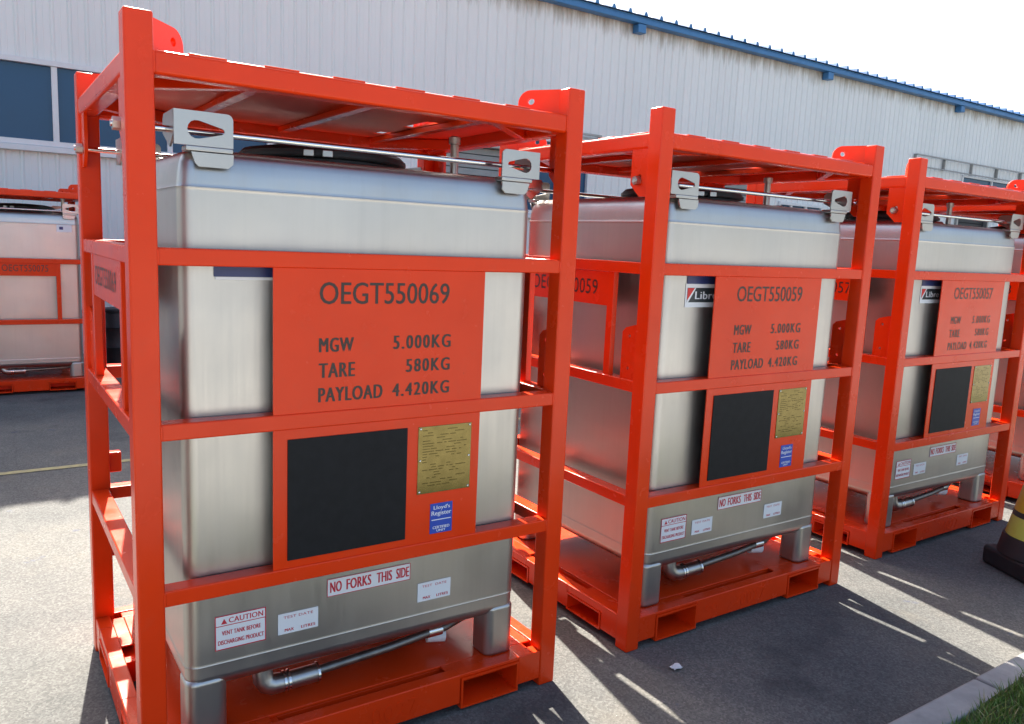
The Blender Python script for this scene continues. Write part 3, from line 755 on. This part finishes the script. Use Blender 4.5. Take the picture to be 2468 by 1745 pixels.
# ------------------------------------------------------------------ traffic cone
cone = empty('traffic_cone', (4.70, -0.47, 0.0), 'yellow and black traffic cone with a thick black rubber base at right edge', 'cone', rz=math.radians(-25.5))
box('base', (-0.21, -0.21, 0.0), (0.21, 0.21, 0.115), RUBBER, cone, 0.025, 3)
def cr(z): return 0.212 - (z - 0.12) * 0.20
for nm, z0, z1, m_ in (('collar', 0.1155, 0.225, RUBBER), ('band', 0.2255, 0.34, LIME), ('band', 0.3405, 0.37, RUBBER), ('band', 0.3705, 0.52, YELLOW), ('band', 0.5205, 0.57, RUBBER), ('tip', 0.5705, 0.86, YELLOW)):
    e = 0.010 if nm == 'collar' else 0.0
    prof_ = [(cr(z0) + e, z0), (cr(z1) + e, z1)]
    if nm == 'tip': prof_ += [(cr(z1) * 0.8, z1 + 0.012), (0.004, z1 + 0.014)]
    link(nm, lathe_mesh(prof_, 40), m_, cone)

# ------------------------------------------------------------------ black drum by the wall, litter
drum = empty('black_drum', (1.13, 8.75, 0), 'black plastic drum standing on the ground by the warehouse, between frame posts', 'drum')
link('body', lathe_mesh([(0.15, 0), (0.165, 0.015), (0.165, 0.25), (0.172, 0.26), (0.165, 0.27), (0.165, 0.5), (0.172, 0.51), (0.165, 0.52), (0.165, 0.68), (0.155, 0.70)], 28), RUBBER, drum)
link('lid', lathe_mesh([(0.175, 0.702), (0.178, 0.73), (0.165, 0.745), (0.02, 0.75)], 28), RUBBER, drum)
def scrap(name, x, y, s, label, seed):
    r = random.Random(seed); bm = bmesh.new(); n = 4; g = []
    for j in range(n + 1):
        g.append([bm.verts.new(((i / n - .5) * s * 1.1 + r.uniform(-.1, .1) * s, (j / n - .5) * s * 0.75 + r.uniform(-.1, .1) * s, 0.008 + r.uniform(0, .22) * s)) for i in range(n + 1)])
    for j in range(n):
        for i in range(n): bm.faces.new((g[j][i], g[j][i + 1], g[j + 1][i + 1], g[j + 1][i]))
    o = link(name, finish(bm, 'scrap'), PAPER, None, (x, y, 0)); tag(o, label, 'litter')
    md = o.modifiers.new('s', 'SOLIDIFY'); md.thickness = 0.002
scrap('paper_scrap', 2.06, -0.182, 0.045, 'small crumpled white paper scrap on the shaded asphalt', 2)

# ------------------------------------------------------------------ grass
rnd = random.Random(11); v = []; f = []
def lawn_z(x, y): return 0.085 + 0.02 * math.sin(3.1 * x + 1.7 * y) + 0.015 * math.sin(7 * x - 5 * y)
for i in range(16000):
    x = rnd.uniform(1.9, 4.4); y = -1.085 - abs(rnd.gauss(0, 0.38)) if rnd.random() < 0.6 else rnd.uniform(-2.2, -1.085)
    z = lawn_z(x, y) - 0.01; h = rnd.uniform(0.025, 0.08); a = rnd.uniform(0, 6.28); l = rnd.uniform(0.1, 0.9) * h; wd = rnd.uniform(0.0015, 0.0032)
    b = rnd.uniform(0, 6.28); dx, dy = math.cos(a) * l, math.sin(a) * l; wx, wy = math.cos(b) * wd, math.sin(b) * wd
    k = len(v)
    v += [(x - wx, y - wy, z), (x + wx, y + wy, z), (x + dx * .4 + wx * .8, y + dy * .4 + wy * .8, z + h * .6), (x + dx * .4 - wx * .8, y + dy * .4 - wy * .8, z + h * .6), (x + dx, y + dy, z + h)]
    f += [(k, k + 1, k + 2, k + 3), (k + 3, k + 2, k + 4)]
me = bpy.data.meshes.new('grass'); me.from_pydata(v, [], f)
o = link('grass', me, GRASS); o['kind'] = 'stuff'; o['label'] = 'short green grass behind the concrete kerb'; o['category'] = 'grass'
